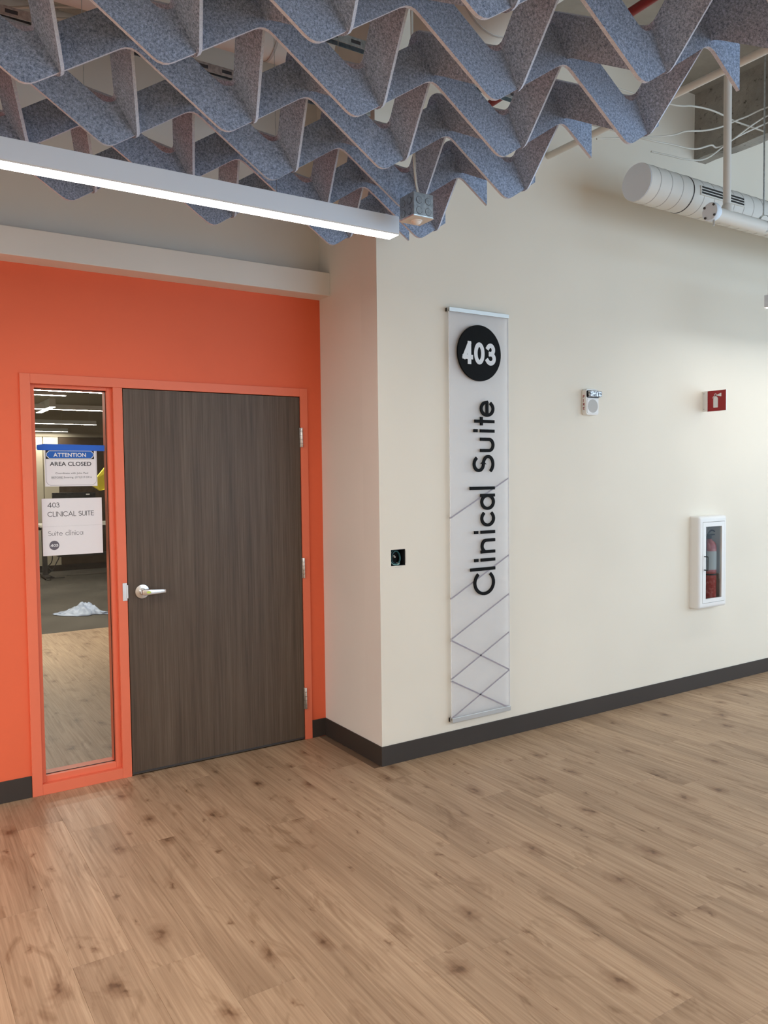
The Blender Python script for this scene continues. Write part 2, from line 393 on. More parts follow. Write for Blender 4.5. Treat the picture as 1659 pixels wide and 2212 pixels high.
# ---- floor with planks
floor = box('floor', ROOM_X0, ROOM_X1, ROOM_Y0, R+.02, -.08, -.004, floor_base)
struct(floor, 'warm oak plank floor running up to the walls', 'floor')
FO = ORG[floor.name]
def plank_mesh(w, l, nm):
    g = .0002; v_, f_ = boxvf(g, w-g, g, l-g, -.004, 0.0); me = bpy.data.meshes.new(nm); me.from_pydata(v_, [], f_); me.materials.append(wood)
    bm = bmesh.new(); bm.from_mesh(me); ed = [e for e in bm.edges if all(q.co.z > -.001 for q in e.verts)]
    bmesh.ops.bevel(bm, geom=ed, offset=.0005, segments=1, affect='EDGES'); bmesh.ops.recalc_face_normals(bm, faces=bm.faces); bm.to_mesh(me); bm.free(); return me
PW, PL = 0.2, 1.24; cache = {}
def plank(x, y0, y1):
    L_ = round(y1-y0, 3)
    if L_ < .03: return
    if L_ not in cache: cache[L_] = plank_mesh(PW, L_, 'plank')
    o = bpy.data.objects.new('plank', cache[L_]); COL.objects.link(o); o.parent = floor; o.location = Vector((x, y0, 0))-FO
NX0, NX1, NY0 = -3.053, 4.75, -3.6
i = 0; x = NX0
OFFS = [.0, .62, .31, .93, .155, .775, .465]
while x < NX1-.01:
    yend = R-.001 if x+PW < .02 else -.001
    # butt joint seen in front of the sign: at y -1.647 between x -0.653 and -0.453
    y = NY0 - PL + OFFS[i*3 % 7]
    if abs(x+.653) < .01: y = -1.647 - 2*PL
    while y < yend:
        a, b = max(y, NY0), min(y+PL, yend)
        if b > a: plank(x, a, b)
        y += PL
    x += PW; i += 1
# the rest of the plank floor, behind the camera and to the sides
V, F = [], []
def rest(x0, x1, y0, y1):
    x = x0; k = 0
    while x < x1-.02:
        y = y0 - (k*.437 % 1.24)
        while y < y1:
            a, b = max(y, y0), min(y+PL, y1)
            if b-a > .03:
                v_, f_ = boxvf(x+.0002, min(x+PW, x1)-.0002, a+.0002, b-.0002, -.004, 0, b=len(V)); V.extend(v_); F.extend(f_)
            y += PL
        x += PW; k += 1
rest(ROOM_X0, NX0, ROOM_Y0, R-.001); rest(NX1, ROOM_X1, ROOM_Y0, -.001); rest(NX0, NX1, ROOM_Y0, NY0)
pr = make('planks_beyond', V, F, wood, floor); pr['kind'] = 'stuff'

# ---- white wall with two openings (cut-in electrical box, recessed cabinet)
HOLES = [(.074, .172, 1.132, 1.225), (2.79, 3.045, .66, 1.28)]
def wall_holes(name, x0, x1, z0, z1, y0, y1, holes, m):
    xs = sorted({x0, x1, *[h[0] for h in holes], *[h[1] for h in holes]}); zs = sorted({z0, z1, *[h[2] for h in holes], *[h[3] for h in holes]})
    V, F = [], []
    def quad(*p): b = len(V); V.extend(p); F.append((b, b+1, b+2, b+3))
    for a, b in zip(xs, xs[1:]):
        for c_, d in zip(zs, zs[1:]):
            if any(h[0] <= a and b <= h[1] and h[2] <= c_ and d <= h[3] for h in holes): continue
            quad((a, y0, c_), (b, y0, c_), (b, y0, d), (a, y0, d)); quad((a, y1, c_), (a, y1, d), (b, y1, d), (b, y1, c_))
    for a, b, c_, d in holes:
        quad((a, y0, c_), (a, y1, c_), (b, y1, c_), (b, y0, c_)); quad((a, y0, d), (b, y0, d), (b, y1, d), (a, y1, d))
        quad((a, y0, c_), (a, y0, d), (a, y1, d), (a, y1, c_)); quad((b, y0, c_), (b, y1, c_), (b, y1, d), (b, y0, d))
    quad((x0, y0, z0), (x0, y0, z1), (x0, y1, z1), (x0, y1, z0)); quad((x1, y0, z0), (x1, y1, z0), (x1, y1, z1), (x1, y0, z1))
    return make(name, V, F, None, mats=[m, bounce_offset_white], fm=[0]*(len(F)-2)+[1, 0], doubles=True)   # the end face turns into the recess
struct(wall_holes('wall_back', 0, ROOM_X1, -.004, DECK, 0, .17, HOLES, white_paint), 'tall off-white painted wall carrying the long vertical sign', 'wall')
struct(box('wall_return', 0, .17, .17, 1.0, -.004, DECK, bounce_offset_white), 'narrow white side of the recess between orange wall and white wall', 'wall')
# orange wall with an opening for the door frame
FX0, FX1, FZ = -1.7286, -.1013, 2.1848
struct(boxes('wall_recess', [(ROOM_X0, FX0+.01, R, R+.12, -.004, 2.7365), (FX1-.01, 0, R, R+.12, -.004, 2.7365), (FX0+.01, FX1-.01, R, R+.12, FZ-.01, 2.7365)], orange_paint),
       'bright orange painted wall around the brown door', 'wall')
struct(box('wall_recess_upper', ROOM_X0, 0, R, R+.12, 2.7365, DECK, bounce_offset_white), 'grey-white wall above the ledge behind the linear lamp', 'wall')
struct(box('trim_1', ROOM_X0, 0, .528, R, 2.7365, 2.874, bounce_offset_white, bevel=.002), 'white painted bulkhead ledge running along the top of the orange wall', 'trim')
struct(box('wall_left', ROOM_X0-.15, ROOM_X0, ROOM_Y0, R, -.004, DECK, white_paint), 'white wall closing the lobby on the left, outside the view', 'wall')
rw = [(ROOM_X1, ROOM_X1+.15, ROOM_Y0, WINS_R[0][0], -.004, DECK), (ROOM_X1, ROOM_X1+.15, WINS_R[0][1], WINS_R[1][0], -.004, DECK), (ROOM_X1, ROOM_X1+.15, WINS_R[1][1], .17, -.004, DECK)]
for a, b in WINS_R: rw += [(ROOM_X1, ROOM_X1+.15, a, b, -.004, WZ0), (ROOM_X1, ROOM_X1+.15, a, b, WZ1, DECK)]
struct(boxes('wall_right', rw, white_paint), 'white wall with windows closing the lobby on the right, outside the view', 'wall')
rear = [(ROOM_X0, WINS[0][0], ROOM_Y0-.15, ROOM_Y0, -.004, DECK), (WINS[-1][1], ROOM_X1, ROOM_Y0-.15, ROOM_Y0, -.004, DECK)]
for a, b in zip(WINS, WINS[1:]): rear.append((a[1], b[0], ROOM_Y0-.15, ROOM_Y0, -.004, DECK))
for a, b in WINS: rear += [(a, b, ROOM_Y0-.15, ROOM_Y0, -.004, WZ0), (a, b, ROOM_Y0-.15, ROOM_Y0, WZ1, DECK)]
struct(boxes('wall_rear', rear, white_paint), 'white wall with tall windows behind the viewer', 'wall')
struct(box('ceiling', ROOM_X0, ROOM_X1, ROOM_Y0, 1.0, DECK, DECK+.15, deck_m), 'raw beige ceiling deck above the felt baffles', 'ceiling')
# concrete beam with a ragged lower edge
V, F = [], []; nb = 70
for k in range(nb+1):
    y = -k*6.0/nb; j1, j2 = random.uniform(-.018, .012), random.uniform(-.010, .010)
    V += [(2.775+j2, y, 3.93+j1), (2.775, y, DECK), (2.90, y, DECK), (2.90, y, 3.93+j1*.5)]
for k in range(nb):
    a = 4*k; F += [(a, a+1, a+5, a+4), (a+2, a+3, a+7, a+6), (a+3, a, a+4, a+7), (a+1, a+2, a+6, a+5)]
F += [(0, 3, 2, 1), (4*nb, 4*nb+1, 4*nb+2, 4*nb+3)]
struct(make('trim_2', V, F, conc), 'rough stained concrete beam under the ceiling at upper right', 'beam')

# ---- baseboards
T = .007
struct(box('baseboard_back', -T, ROOM_X1, -T, 0, 0, HB, base_rubber, bevel=.002), 'dark brown rubber baseboard along the white sign wall', 'baseboard')
struct(box('baseboard_return', -T, 0, 0, R-T, 0, HB, base_rubber, bevel=.002), 'dark rubber baseboard on the short white return wall', 'baseboard')
struct(box('baseboard_corner', FX1, 0, R-T, R, 0, HB, base_rubber, bevel=.002), 'short dark baseboard piece between door frame and corner', 'baseboard')
struct(box('baseboard_left', ROOM_X0, FX0, R-T, R, 0, HB, base_rubber, bevel=.002), 'dark baseboard under the orange wall left of the glazed panel', 'baseboard')

# ---- door with frame, sidelight
DX1 = -.1513; DX0 = DX1-1.0692; DH = 2.134; MX0 = -1.27
d1 = thing('door_1', ((DX0+DX1)/2, R, 0), 'dark walnut flush door with lever handle in an orange frame', 'door', kind='structure')
FD = R+.125
boxes('frame', [(FX0, FX0+.05, FR, FD, 0, FZ), (DX1, FX1, FR, FD, 0, FZ), (FX0+.05, DX1, FR, FD, DH, FZ), (MX0, DX0, FR, FD, 0, DH),
                (FX0+.05, MX0, FR, FD, 0, .056)], frame_paint, d1, bevel=.0018)
leaf = box('door_leaf', DX0+.004, DX1-.004, FR+.004, FR+.049, .010, DH-.004, dwood, d1, bevel=.001)
box('door_stop', DX0, DX1, FR+.052, FR+.07, .0, DH, floor_base, d1)
box('bottom_sweep', DX0+.006, DX1-.006, FR+.0025, FR+.012, .009, .019, desk_metal, leaf)
lv = lathe('lever_handle', [(.0405, 0), (.0405, .003), (.038, .008), (.020, .011), (.0185, .030), (.0165, .042)], (-1.141, FR+.004, 1.021), (0, -1, 0), steel, leaf)
yl = FR-.045
pts = [(-1.152, yl), (-1.135, yl-.004), (-1.105, yl-.005), (-1.07, yl-.002), (-1.04, yl+.004), (-1.018, yl+.012)]
V, F = [], []
for k, (px, py) in enumerate(pts):
    h = [.013, .0165, .0155, .0135, .012, .0105][k]; zc = 1.021-[0, 0, 0, .001, .003, .006][k]*.6
    V += [(px, py-.006, zc-h), (px, py-.006, zc+h), (px, py+.006, zc+h), (px, py+.006, zc-h)]
for k in range(len(pts)-1):
    for q in range(4): a = 4*k+q; b = 4*k+(q+1) % 4; F.append((a, b, b+4, a+4))
F += [(0, 3, 2, 1), tuple(4*(len(pts)-1)+q for q in range(4))]
make('lever', V, F, steel, leaf, bevel=.004, seg=3, smooth=True)
prism('lock_core', arc(-1.120, 1.021, .012, .0065, 0, 360, 18)[:-1], lambda u, v_, d: (u, d, v_), yl-.0125, yl-.006, brass, leaf)
boxes('strike_plate', [(DX0-.026, DX0-.002, FR-.002, FR+.001, .978, 1.075), (DX0-.006, DX0+.003, FR-.004, FR+.002, .99, 1.063)], steel, d1, bevel=.0008)
for z0, z1 in ((1.825, 1.944), (1.017, 1.142), (.196, .330)):
    hn = cyl('hinge', (DX1+.004, FR-.007, z0), (DX1+.004, FR-.007, z1), .0075, steel, d1, nseg=14, bevel=.001)
    for k in range(1, 5):
        zz = z0+(z1-z0)*k/5; cyl('hinge_gap', (DX1+.004, FR-.007, zz-.0008), (DX1+.004, FR-.007, zz+.0008), .0079, desk_metal, hn, nseg=14)
    box('hinge_leaf', DX1-.006, DX1+.002, FR-.001, FR+.003, z0, z1, steel, hn)
# sidelight
GX0, GX1, GZ0, GZ1, GY = -1.657, -1.297, .090, 2.117, FR+.058
w1 = thing('window_1', ((FX0+MX0)/2, FR+.05, .056), 'tall narrow glazed sidelight in the orange frame left of the door', 'window', kind='structure')
box('glass_pane', GX0-.004, GX1+.004, GY, GY+.006, GZ0-.004, GZ1+.004, pane_m, w1)
def ring(name, a, b, x0, x1, z0, z1, y0, y1, m, parent, t):
    boxes(name, [(x0, x0+t, y0, y1, z0, z1), (x1-t, x1, y0, y1, z0, z1), (x0+t, x1-t, y0, y1, z0, z0+t), (x0+t, x1-t, y0, y1, z1-t, z1)], m, parent, .0012)
SX0, SX1, SZ0, SZ1 = FX0+.05, MX0, .056, DH
boxes('glazing_stop', [(SX0, GX0, GY-.030, FD-.01, SZ0, SZ1), (GX1, SX1, GY-.030, FD-.01, SZ0, SZ1), (GX0, GX1, GY-.030, FD-.01, SZ0, GZ0), (GX0, GX1, GY-.030, FD-.01, GZ1, SZ1)], frame_paint, w1, .0015)
boxes('gasket', [(GX0, GX0+.003, GY-.004, GY, GZ0, GZ1), (GX1-.003, GX1, GY-.004, GY, GZ0, GZ1), (GX0, GX1, GY-.004, GY, GZ0, GZ0+.003), (GX0, GX1, GY-.004, GY, GZ1-.003, GZ1)], black_plastic, w1)

# ================================================================== NOTICES ON THE GLASS
def front(y0):                    # drawing plane facing -y: u = x, v = z, d = distance out towards the viewer
    return lambda u, v_, d: (u, y0-d, v_)
def rrect(x0, x1, z0, z1, r, k=6, top=True):
    P = []
    for cx, cz, a in ((x1-r, z0+r, -90), (x1-r, z1-r, 0), (x0+r, z1-r, 90), (x0+r, z0+r, 180)):
        P += arc(cx, cz, r, r, a, a+90, k)
    return P
PY = GY-.0008; fn = front(PY)
nt = thing('paper_notice', (-1.482, PY, 1.607), 'white paper notice with a blue ATTENTION banner taped on the glass', 'notice')
NX_0, NX_1, NZ0, NZ1 = -1.613, -1.350, 1.607, 1.818
box('sheet', NX_0, NX_1, PY-.0006, PY, NZ0, NZ1, paper, nt)
o_ = rrect(NX_0+.006, NX_1-.004, NZ0+.006, NZ1-.001, .026); V, F = stroke_vf(o_+[o_[0]], .0014, fn, .0007, .0009, 0, True); make('border', V, F, ink_grey, nt)
bx0, bx1, bz0, bz1 = -1.606, -1.364, 1.7505, 1.797
box('banner_back', bx0, bx1, PY-.0009, PY-.0006, bz0, bz1, ink, nt)
def chamf(x0, x1, z0, z1, c_): return [(x0+c_, z0), (x1-c_, z0), (x1, z0+c_), (x1, z1-c_), (x1-c_, z1), (x0+c_, z1), (x0, z1-c_), (x0, z0+c_)]
prism('banner_outline', chamf(bx0+.002, bx1-.001, bz0+.002, bz1-.002, .014), fn, .0009, .0011, print_white, nt)
prism('banner', chamf(bx0+.005, bx1-.004, bz0+.005, bz1-.005, .0125), fn, .0011, .0013, blue_print, nt)
typed('lettering', 'ATTENTION', fn, .0015, print_white, nt, -1.569, -1.405, 1.7625, .0205, .022)
typed('lettering', 'AREA CLOSED', fn, .0010, ink, nt, -1.5875, -1.379, 1.7155, .0205, .014)
typed('lettering', 'Coordinate with John Paul', fn, .0010, ink_grey, nt, -1.561, -1.397, 1.672, .0092, .010)
typed('lettering', 'BEFORE', fn, .0010, ink_grey, nt, -1.581, -1.526, 1.650, .0092, .012)
box('underline', -1.582, -1.522, PY-.0011, PY-.0009, 1.6470, 1.6480, ink_grey, nt)
typed('lettering', 'Entering. (571)317-5916', fn, .0010, ink_grey, nt, -1.520, -1.379, 1.650, .0092, .010)
tp = prism('masking_tape', [(-1.650, 1.808), (-1.646, 1.797), (-1.309, 1.794), (-1.308, 1.825), (-1.56, 1.829), (-1.62, 1.829), (-1.648, 1.824)], fn, .0014, .0020, blue_tape)
tag(tp, 'strip of bright blue masking tape holding the notice on the glass', 'tape')
rs = thing('room_sign', (-1.482, PY, 1.243), 'white plastic room sign on the glass below the paper notice', 'sign')
RX0, RX1, RZ0, RZ1 = -1.634, -1.331, 1.2435, 1.544
box('panel', RX0, RX1, PY-.005, PY, RZ0, RZ1, paper, rs, bevel=.0012)
fs = front(PY-.005)
line_of('lettering', '403', fs, 0, .0004, ink, rs, -1.606, -1.547, .0265, .0026, 1.4965, gap=.16)
line_of('lettering', 'CLINICAL SUITE', fs, 0, .0004, ink, rs, -1.607, -1.374, .0265, .0026, 1.4485, gap=.20, space=.20)
box('groove', RX0+.002, RX1-.002, PY-.0054, PY-.005, 1.3965, 1.3975, ink_line, rs)
line_of('lettering', 'Suite cljnica', fs, 0, .0004, ink_grey, rs, -1.606, -1.432, .0265, .0024, 1.3475, gap=.19, space=.22)
dc = prism('number_disc', arc(-1.578, 1.2975, .0245, .0245, 0, 360, 36)[:-1], fs, 0, .0006, disc_grey, rs)
line_of('numeral', '403', fs, .0006, .0009, print_white, dc, -1.597, -1.559, .0150, .0030, 1.290, gap=.20)

# ================================================================== LONG VERTICAL SIGN
sx0, sx1, sz0, sz1, SY = .4736, .9311, .1714, 2.6183, -.030
ws = thing('wayfinding_sign', ((sx0+sx1)/2, 0, sz0), 'tall frosted acrylic panel sign reading 403 Clinical Suite upwards', 'sign')
pn = box('panel', sx0+.002, sx1-.002, SY, SY+.006, sz0+.012, sz1-.012, acrylic, ws)
box('panel_edge', sx0, sx0+.002, SY, SY+.006, sz0+.012, sz1-.012, acrylic_edge, ws); box('panel_edge', sx1-.002, sx1, SY, SY+.006, sz0+.012, sz1-.012, acrylic_edge, ws)
for nm, a, b in (('top_rail', sz1-.024, sz1), ('bottom_rail', sz0, sz0+.028)):
    rl = box(nm, sx0, sx1, SY-.008, -.004, a, b, brushed, ws, bevel=.0012)
    box('end_cap', sx0-.0015, sx0, -.012, -.002, a+.002, b-.002, black_plastic, rl)
    box('wall_strip', sx0+.004, sx1-.004, -.004, 0, a+.002, b-.002, desk_metal, rl)
fsg = front(SY)
for a, b, c_, d in ((.475, 1.392, .926, 1.618), (.475, .915, .926, 1.142), (.475, .674, .926, .901), (.475, .436, .926, .662), (.475, .663, .926, .430), (.475, .420, .905, .200), (.475, .200, .926, .423)):
    V, F = stroke_vf([(a+.004, b), (c_-.004, d)], .0085, fsg, .0002, .0008, 0, False); make('stripe', V, F, stripe_mat, ws)
    box('edge_stripe', sx0-.0007, sx0-.0001, SY, SY+.006, b-.007, b+.004, stripe_mat, ws)
prism('number_disc', arc(.690, 2.365, .165, .165, 0, 360, 64)[:-1], fsg, .006, .018, black_letter, ws, bevel=.001)
DISC = [o for o in ws.children if o.name.startswith('number_disc')][0]
for k in (( .600, 2.30), (.78, 2.30), (.69, 2.48)): cyl('standoff', (k[0], SY-.007, k[1]), (k[0], SY, k[1]), .008, brushed, DISC, nseg=12)
for ch, a, b in (('4', .559, .637), ('0', .646, .726), ('3', .735, .813)):
    glyph('numeral', ch, fsg, .018, .0195, print_white, DISC, a, b, .134, .026, 2.296)
fup = lambda u, v_, d: (.808-v_, SY-d, u)        # text running upwards, letter tops to the left
for ch, a, b in (('C', .914, 1.046), ('l', 1.060, 1.087), ('i', 1.115, 1.141), ('n', 1.168, 1.256), ('i', 1.284, 1.309), ('c', 1.329, 1.415), ('a', 1.430, 1.528),
                 ('l', 1.549, 1.575), ('S', 1.659, 1.762), ('u', 1.779, 1.865), ('i', 1.893, 1.918), ('t', 1.938, 1.989), ('e', 1.991, 2.087)):
    glyph('letter', ch, fup, .004, .012, black_letter, ws, a, b, .171, .0185)

# ================================================================== FELT BAFFLE GRID
ZP, ZV, X0, DX, Y0, DY = 3.0, 2.813, -.061, .314, -2.100, .3217
VH, TH = .148, .012
HS, WF = .2068, .030
def zz(u):
    """rounded zigzag, peak at even u, value about the mean"""
    d = abs((u+1) % 2 - 1)                  # 0 at peak, 1 at valley
    m_ = HS
    def side(x): x = abs(x)*.314; return (WF/2 + x*x/(2*WF)) if x < WF else x
    if d <= .5: return HS/2 - side(d)*HS/.314
    return -(HS/2 - side(1-d)*HS/.314)
grid = thing('acoustic_baffle_grid', (X0-2, Y0+1, 3.0), 'hanging lattice of interlocking zigzag grey-blue felt strips overhead', 'ceiling baffle')
def strip(n0, n1, place, name='felt_strip'):
    """strip along s in half-period units n0..n1; place(s, t, off) -> world"""
    k = max(2, int((n1-n0)*20)); V, F, FM = [], [], []
    for i in range(k+1):
        s = n0+(n1-n0)*i/k; lo, hi = place(s, 0, 0), place(s, 1, 0)
        V += [place(s, 0, -TH/2), place(s, 1, -TH/2), place(s, 1, TH/2), place(s, 0, TH/2)]
    for i in range(k):
        a = 4*i; F += [(a, a+1, a+5, a+4), (a+2, a+3, a+7, a+6), (a+1, a+2, a+6, a+5), (a+3, a, a+4, a+7)]; FM += [0, 0, 1, 1]
    F += [(0, 3, 2, 1), (4*k, 4*k+1, 4*k+2, 4*k+3)]; FM += [1, 1]
    return make(name, V, F, None, grid, mats=[felt_m, felt_edge], fm=FM)
ZA = (ZP+ZV)/2
KMIN, KMAX, JMIN = -3, 6, -11
for k in range(KMIN, KMAX+1):
    strip(JMIN-.4, .51, lambda s, t, off, k=k: (X0+s*DX, Y0+k*DY+off, ZA+zz(s+k)+t*VH))
LEAN = atan(.62); ZB = 3.008
for j in range(JMIN, 1):
    def pb(s, t, off, j=j):
        h = zz(s+j)-VH/2+t*VH
        return (X0+j*DX+.02 - h*sin(LEAN) + off*cos(LEAN), Y0+s*DY, ZB + h*cos(LEAN) + off*sin(LEAN))
    strip(KMIN-.4, KMAX+.45, pb)
for jx, ky in ((0, 0), (-3, 1), (-6, 2), (-2, 4), (-5, 5), (-8, 3), (-1, 6), (-9, 0), (-4, -2)):
    cyl('suspension_wire', (X0+jx*DX, Y0+ky*DY, 3.06), (X0+jx*DX, Y0+ky*DY, DECK-.002), .0014, galv, grid, nseg=6)

# ================================================================== LINEAR LAMPS
def diffuser(x0, x1, y0, y1, z0, z1, em, parent):
    v_, f_ = boxvf(x0, x1, y0, y1, z0, z1)       # only the underside gives off light
    return make('diffuser', v_, f_, None, parent, mats=[em, white_enamel], fm=[0, 1, 1, 1, 1, 1])
def lamp(x0, x1, label, step=False):
    y0, y1, z0, z1 = -.792, -.712, 2.700, 2.780
    t = thing('linear_pendant_light', ((x0+x1)/2, (y0+y1)/2, z1), label, 'lamp', 'linear pendant lamps in one row')
    box('housing', x0, x1, y0, y1, z0+.006, z1, lamp_metal, t, bevel=.0015)
    diffuser(x0+.002, x1-.002, y0+.002, y1-.002, z0, z0+.0055, lamp_emit, t)
    for k in range(max(2, int((x1-x0)/1.2))):
        xx = x0+.35+k*1.3
        if xx < x1-.1: cyl('suspension_wire', (xx, (y0+y1)/2, z1), (xx, (y0+y1)/2, DECK-.002), .0012, galv, t, nseg=6)
    if step: box('end_cap', x0+.02, x0+.10, y0+.012, y1-.012, z1, z1+.075, lamp_metal, t, bevel=.002)
    return t
lamp(-5.2, -.380, 'long white linear pendant lamp glowing beneath the felt baffles')
lamp(2.512, 6.6, 'white linear pendant lamp cut by the right picture edge', True)
# added lamps out of view, put in as extra fill from behind and left
def added_lamp(x0, x1, y, lb, zb=2.90, em=None):
    t = thing('linear_pendant_light', ((x0+x1)/2, y, zb), lb, 'lamp', 'added fill lamps out of view')
    box('housing', x0, x1, y-.04, y+.04, zb+.006, zb+.08, lamp_metal, t); diffuser(x0+.002, x1-.002, y-.038, y+.038, zb, zb+.0055, em or added_rear_emit, t)
added_lamp(-4.5, 2.5, -5.0, 'added unseen fill lamp behind the viewer, left one'); added_lamp(-6.2, -2.9, -2.5, 'added unseen fill lamp above the viewer on the left', 2.70, added_left_emit); added_lamp(-6.2, -3.4, -1.4, 'added unseen fill lamp left of the view, next to the felt', 2.70, added_left_emit); added_lamp(3.4, 6.6, -5.0, 'added unseen fill lamp behind the viewer, right one')

# ================================================================== HANGING JUNCTION BOX
jb = thing('junction_box', (-.398, -.950, 2.715), 'galvanised steel junction box with round sensor hanging by the lamp end', 'electrical box')
JX0, JX1, JY0, JY1, JZ0, JZ1 = -.449, -.347, -1.0, -.898, 2.7155, 2.815
body = box('body', JX0, JX1, JY0, JY1, JZ0+.003, JZ1, galv, jb, bevel=.003)
box('cover_plate', JX0-.001, JX1+.001, JY0-.001, JY1+.001, JZ0, JZ0+.0025, duct_paint, jb)
for u in (-.022, .024):
    for w_ in (.026, .068):
        for r, b0, b1, m_ in ((.0150, .0001, .0007, desk_metal), (.0137, .0002, .0012, galv)):
            cyl('knockout', ((JX0+JX1)/2+u, JY0-b0, JZ0+w_), ((JX0+JX1)/2+u, JY0-b1, JZ0+w_), r, m_, body, nseg=22)
            cyl('knockout', (JX0-b0, (JY0+JY1)/2+u, JZ0+w_), (JX0-b1, (JY0+JY1)/2+u, JZ0+w_), r, m_, body, nseg=22)
lathe('sensor_lens', [(.024, 0), (.024, .004), (.019, .006), (.016, .012), (.008, .017), (0, .018)], (-.398, -.949, JZ0), (0, 0, -1), white_enamel, jb)
tube('cable', [(-.385, -.95, JZ1), (-.405, -.955, 2.87), (-.414, -.955, 2.98), (-.416, -.95, 3.3), (-.40, -.93, 3.9)], .0035, white_wire, jb)
tube('cable', [(-.365, -.94, JZ1), (-.395, -.95, 2.86), (-.405, -.95, 2.98), (-.406, -.945, 3.3), (-.39, -.92, 3.9)], .0035, white_wire, jb)
tube('cable', [(-.398, -.96, JZ1), (-.412, -.962, 2.88), (-.421, -.96, 3.0), (-.425, -.95, 3.4)], .0025, white_wire, jb)

# ================================================================== OPEN WALL BOX WITH WIRES
ob = thing('wall_box', (.123, .03, 1.132), 'open square electrical box cut into the white wall with teal wires', 'electrical box')
bx = [(.074, .0765, .002, .07, 1.132, 1.225), (.1695, .172, .002, .07, 1.132, 1.225), (.0765, .1695, .002, .07, 1.132, 1.1345), (.0765, .1695, .002, .07, 1.2225, 1.225), (.074, .172, .068, .072, 1.132, 1.225)]
boxes('body', bx, black_plastic, ob)
ringp = lambda cx, cz, rx, rz, y: [(cx+rx*cos(2*pi*k/14), y+.004*sin(4*pi*k/14), cz+rz*sin(2*pi*k/14)) for k in range(15)]
tube('wire', ringp(.122, 1.178, .030, .036, .022), .0028, teal_wire, ob); tube('wire', ringp(.118, 1.176, .036, .040, .034), .0028, teal_wire, ob)
tube('wire', [(.079, .012, 1.158), (.092, .010, 1.142), (.115, .008, 1.1365), (.136, .010, 1.140), (.150, .03, 1.15)], .0028, mat('pale_teal_cable', (.20, .38, .36), .4), ob)
cyl('wire_nut', (.112, .03, 1.185), (.112, .016, 1.180), .007, white_wire, ob, r1=.004, nseg=10); cyl('wire_nut', (.134, .03, 1.142), (.134, .014, 1.141), .006, white_wire, ob, r1=.004, nseg=10)
box('mud_ring', .173, .1762, -.0012, 0, 1.145, 1.216, grille_m, ob); box('mud_ring', .10, .145, -.0010, 0, 1.1235, 1.1255, grille_m, ob)

# ================================================================== FIRE ALARM STROBE
fa = thing('fire_alarm', (1.66, 0, 2.03), 'white wall fire alarm with clear strobe and round speaker', 'alarm')
prism('body', rrect(1.600, 1.720, 2.031, 2.202, .018), front(0), 0, .038, white_enamel, fa, bevel=.004)
prism('speaker_ring', rrect(1.608, 1.714, 2.040, 2.138, .016), front(-.038), 0, .003, white_enamel, fa, bevel=.0015)
prism('speaker_grille', arc(1.661, 2.090, .046, .044, 0, 360, 40)[:-1], front(-.041), 0, .0012, grille_m, fa)
prism('lens_seat', rrect(1.604, 1.722, 2.144, 2.192, .012), front(-.038), 0, .004, black_plastic, fa)
prism('strobe_lens', rrect(1.608, 1.724, 2.148, 2.188, .010), front(-.042), 0, .024, strobe_lens, fa, bevel=.005)
fside = lambda u, v_, d: (1.600-d, -u, v_)
for k, ch in enumerate('FIRE'):
    zt = 2.142-k*.0255; glyph('letter', ch, fside, .0002, .0008, red_plate, fa, .012, .026 if ch != 'I' else .0175, .019, .0036, zt-.0)

# ================================================================== PROJECTING EXTINGUISHER SIGN
es = thing('extinguisher_sign', (2.89, -.10, 2.095), 'square red projecting sign with white extinguisher pictogram', 'sign')
box('bracket', 2.886, 2.900, -.040, 0, 2.097, 2.247, white_enamel, es, bevel=.001)
for zc in (2.115, 2.23): cyl('screw', (2.8855, -.012, zc), (2.884, -.012, zc), .004, grille_m, es, nseg=10)
box('plate', 2.890, 2.896, -.192, -.036, 2.0955, 2.2455, red_plate, es, bevel=.0008)
box('plate_edge', 2.889, 2.897, -.1935, -.192, 2.0945, 2.2465, white_enamel, es); box('plate_edge', 2.889, 2.897, -.192, -.036, 2.2455, 2.2470, white_enamel, es); box('plate_edge', 2.889, 2.897, -.192, -.036, 2.0940, 2.0955, white_enamel, es)
fes = lambda u, v_, d: (2.890-d, -u, v_)
prism('pictogram', [(.0885, 2.124), (.0905, 2.120), (.124, 2.120), (.126, 2.124), (.126, 2.186), (.122, 2.196), (.113, 2.203), (.113, 2.209), (.101, 2.209), (.101, 2.203), (.092, 2.196), (.0885, 2.186)], fes, .0002, .0008, print_white, es)
prism('pictogram', [(.113, 2.2125), (.150, 2.2245), (.154, 2.224), (.154, 2.200), (.150, 2.1995), (.113, 2.2095)], fes, .0002, .0008, print_white, es)
V, F = stroke_vf(arc(.106, 2.214, .008, .008, 0, 360, 18), .0045, fes, .0002, .0008, 0, True); make('pictogram', V, F, print_white, es)
V, F = stroke_vf([(.100, 2.209), (.090, 2.202), (.084, 2.192)], .0045, fes, .0002, .0008, 0, False); make('pictogram', V, F, print_white, es)

# ================================================================== EXTINGUISHER CABINET
CX0, CX1, CZ0, CZ1, CD = 2.742, 3.080, .624, 1.316, .083
ec = thing('extinguisher_cabinet', ((CX0+CX1)/2, 0, CZ0), 'white semi-recessed wall cabinet with glazed door and black pull', 'cabinet')
DXa, DXb, DZa, DZb = 2.781, 3.049, .665, 1.273
out = rrect(CX0, CX1, CZ0, CZ1, .012, 5); inn = [(DXb, DZa), (DXb, DZb), (DXa, DZb), (DXa, DZa)]
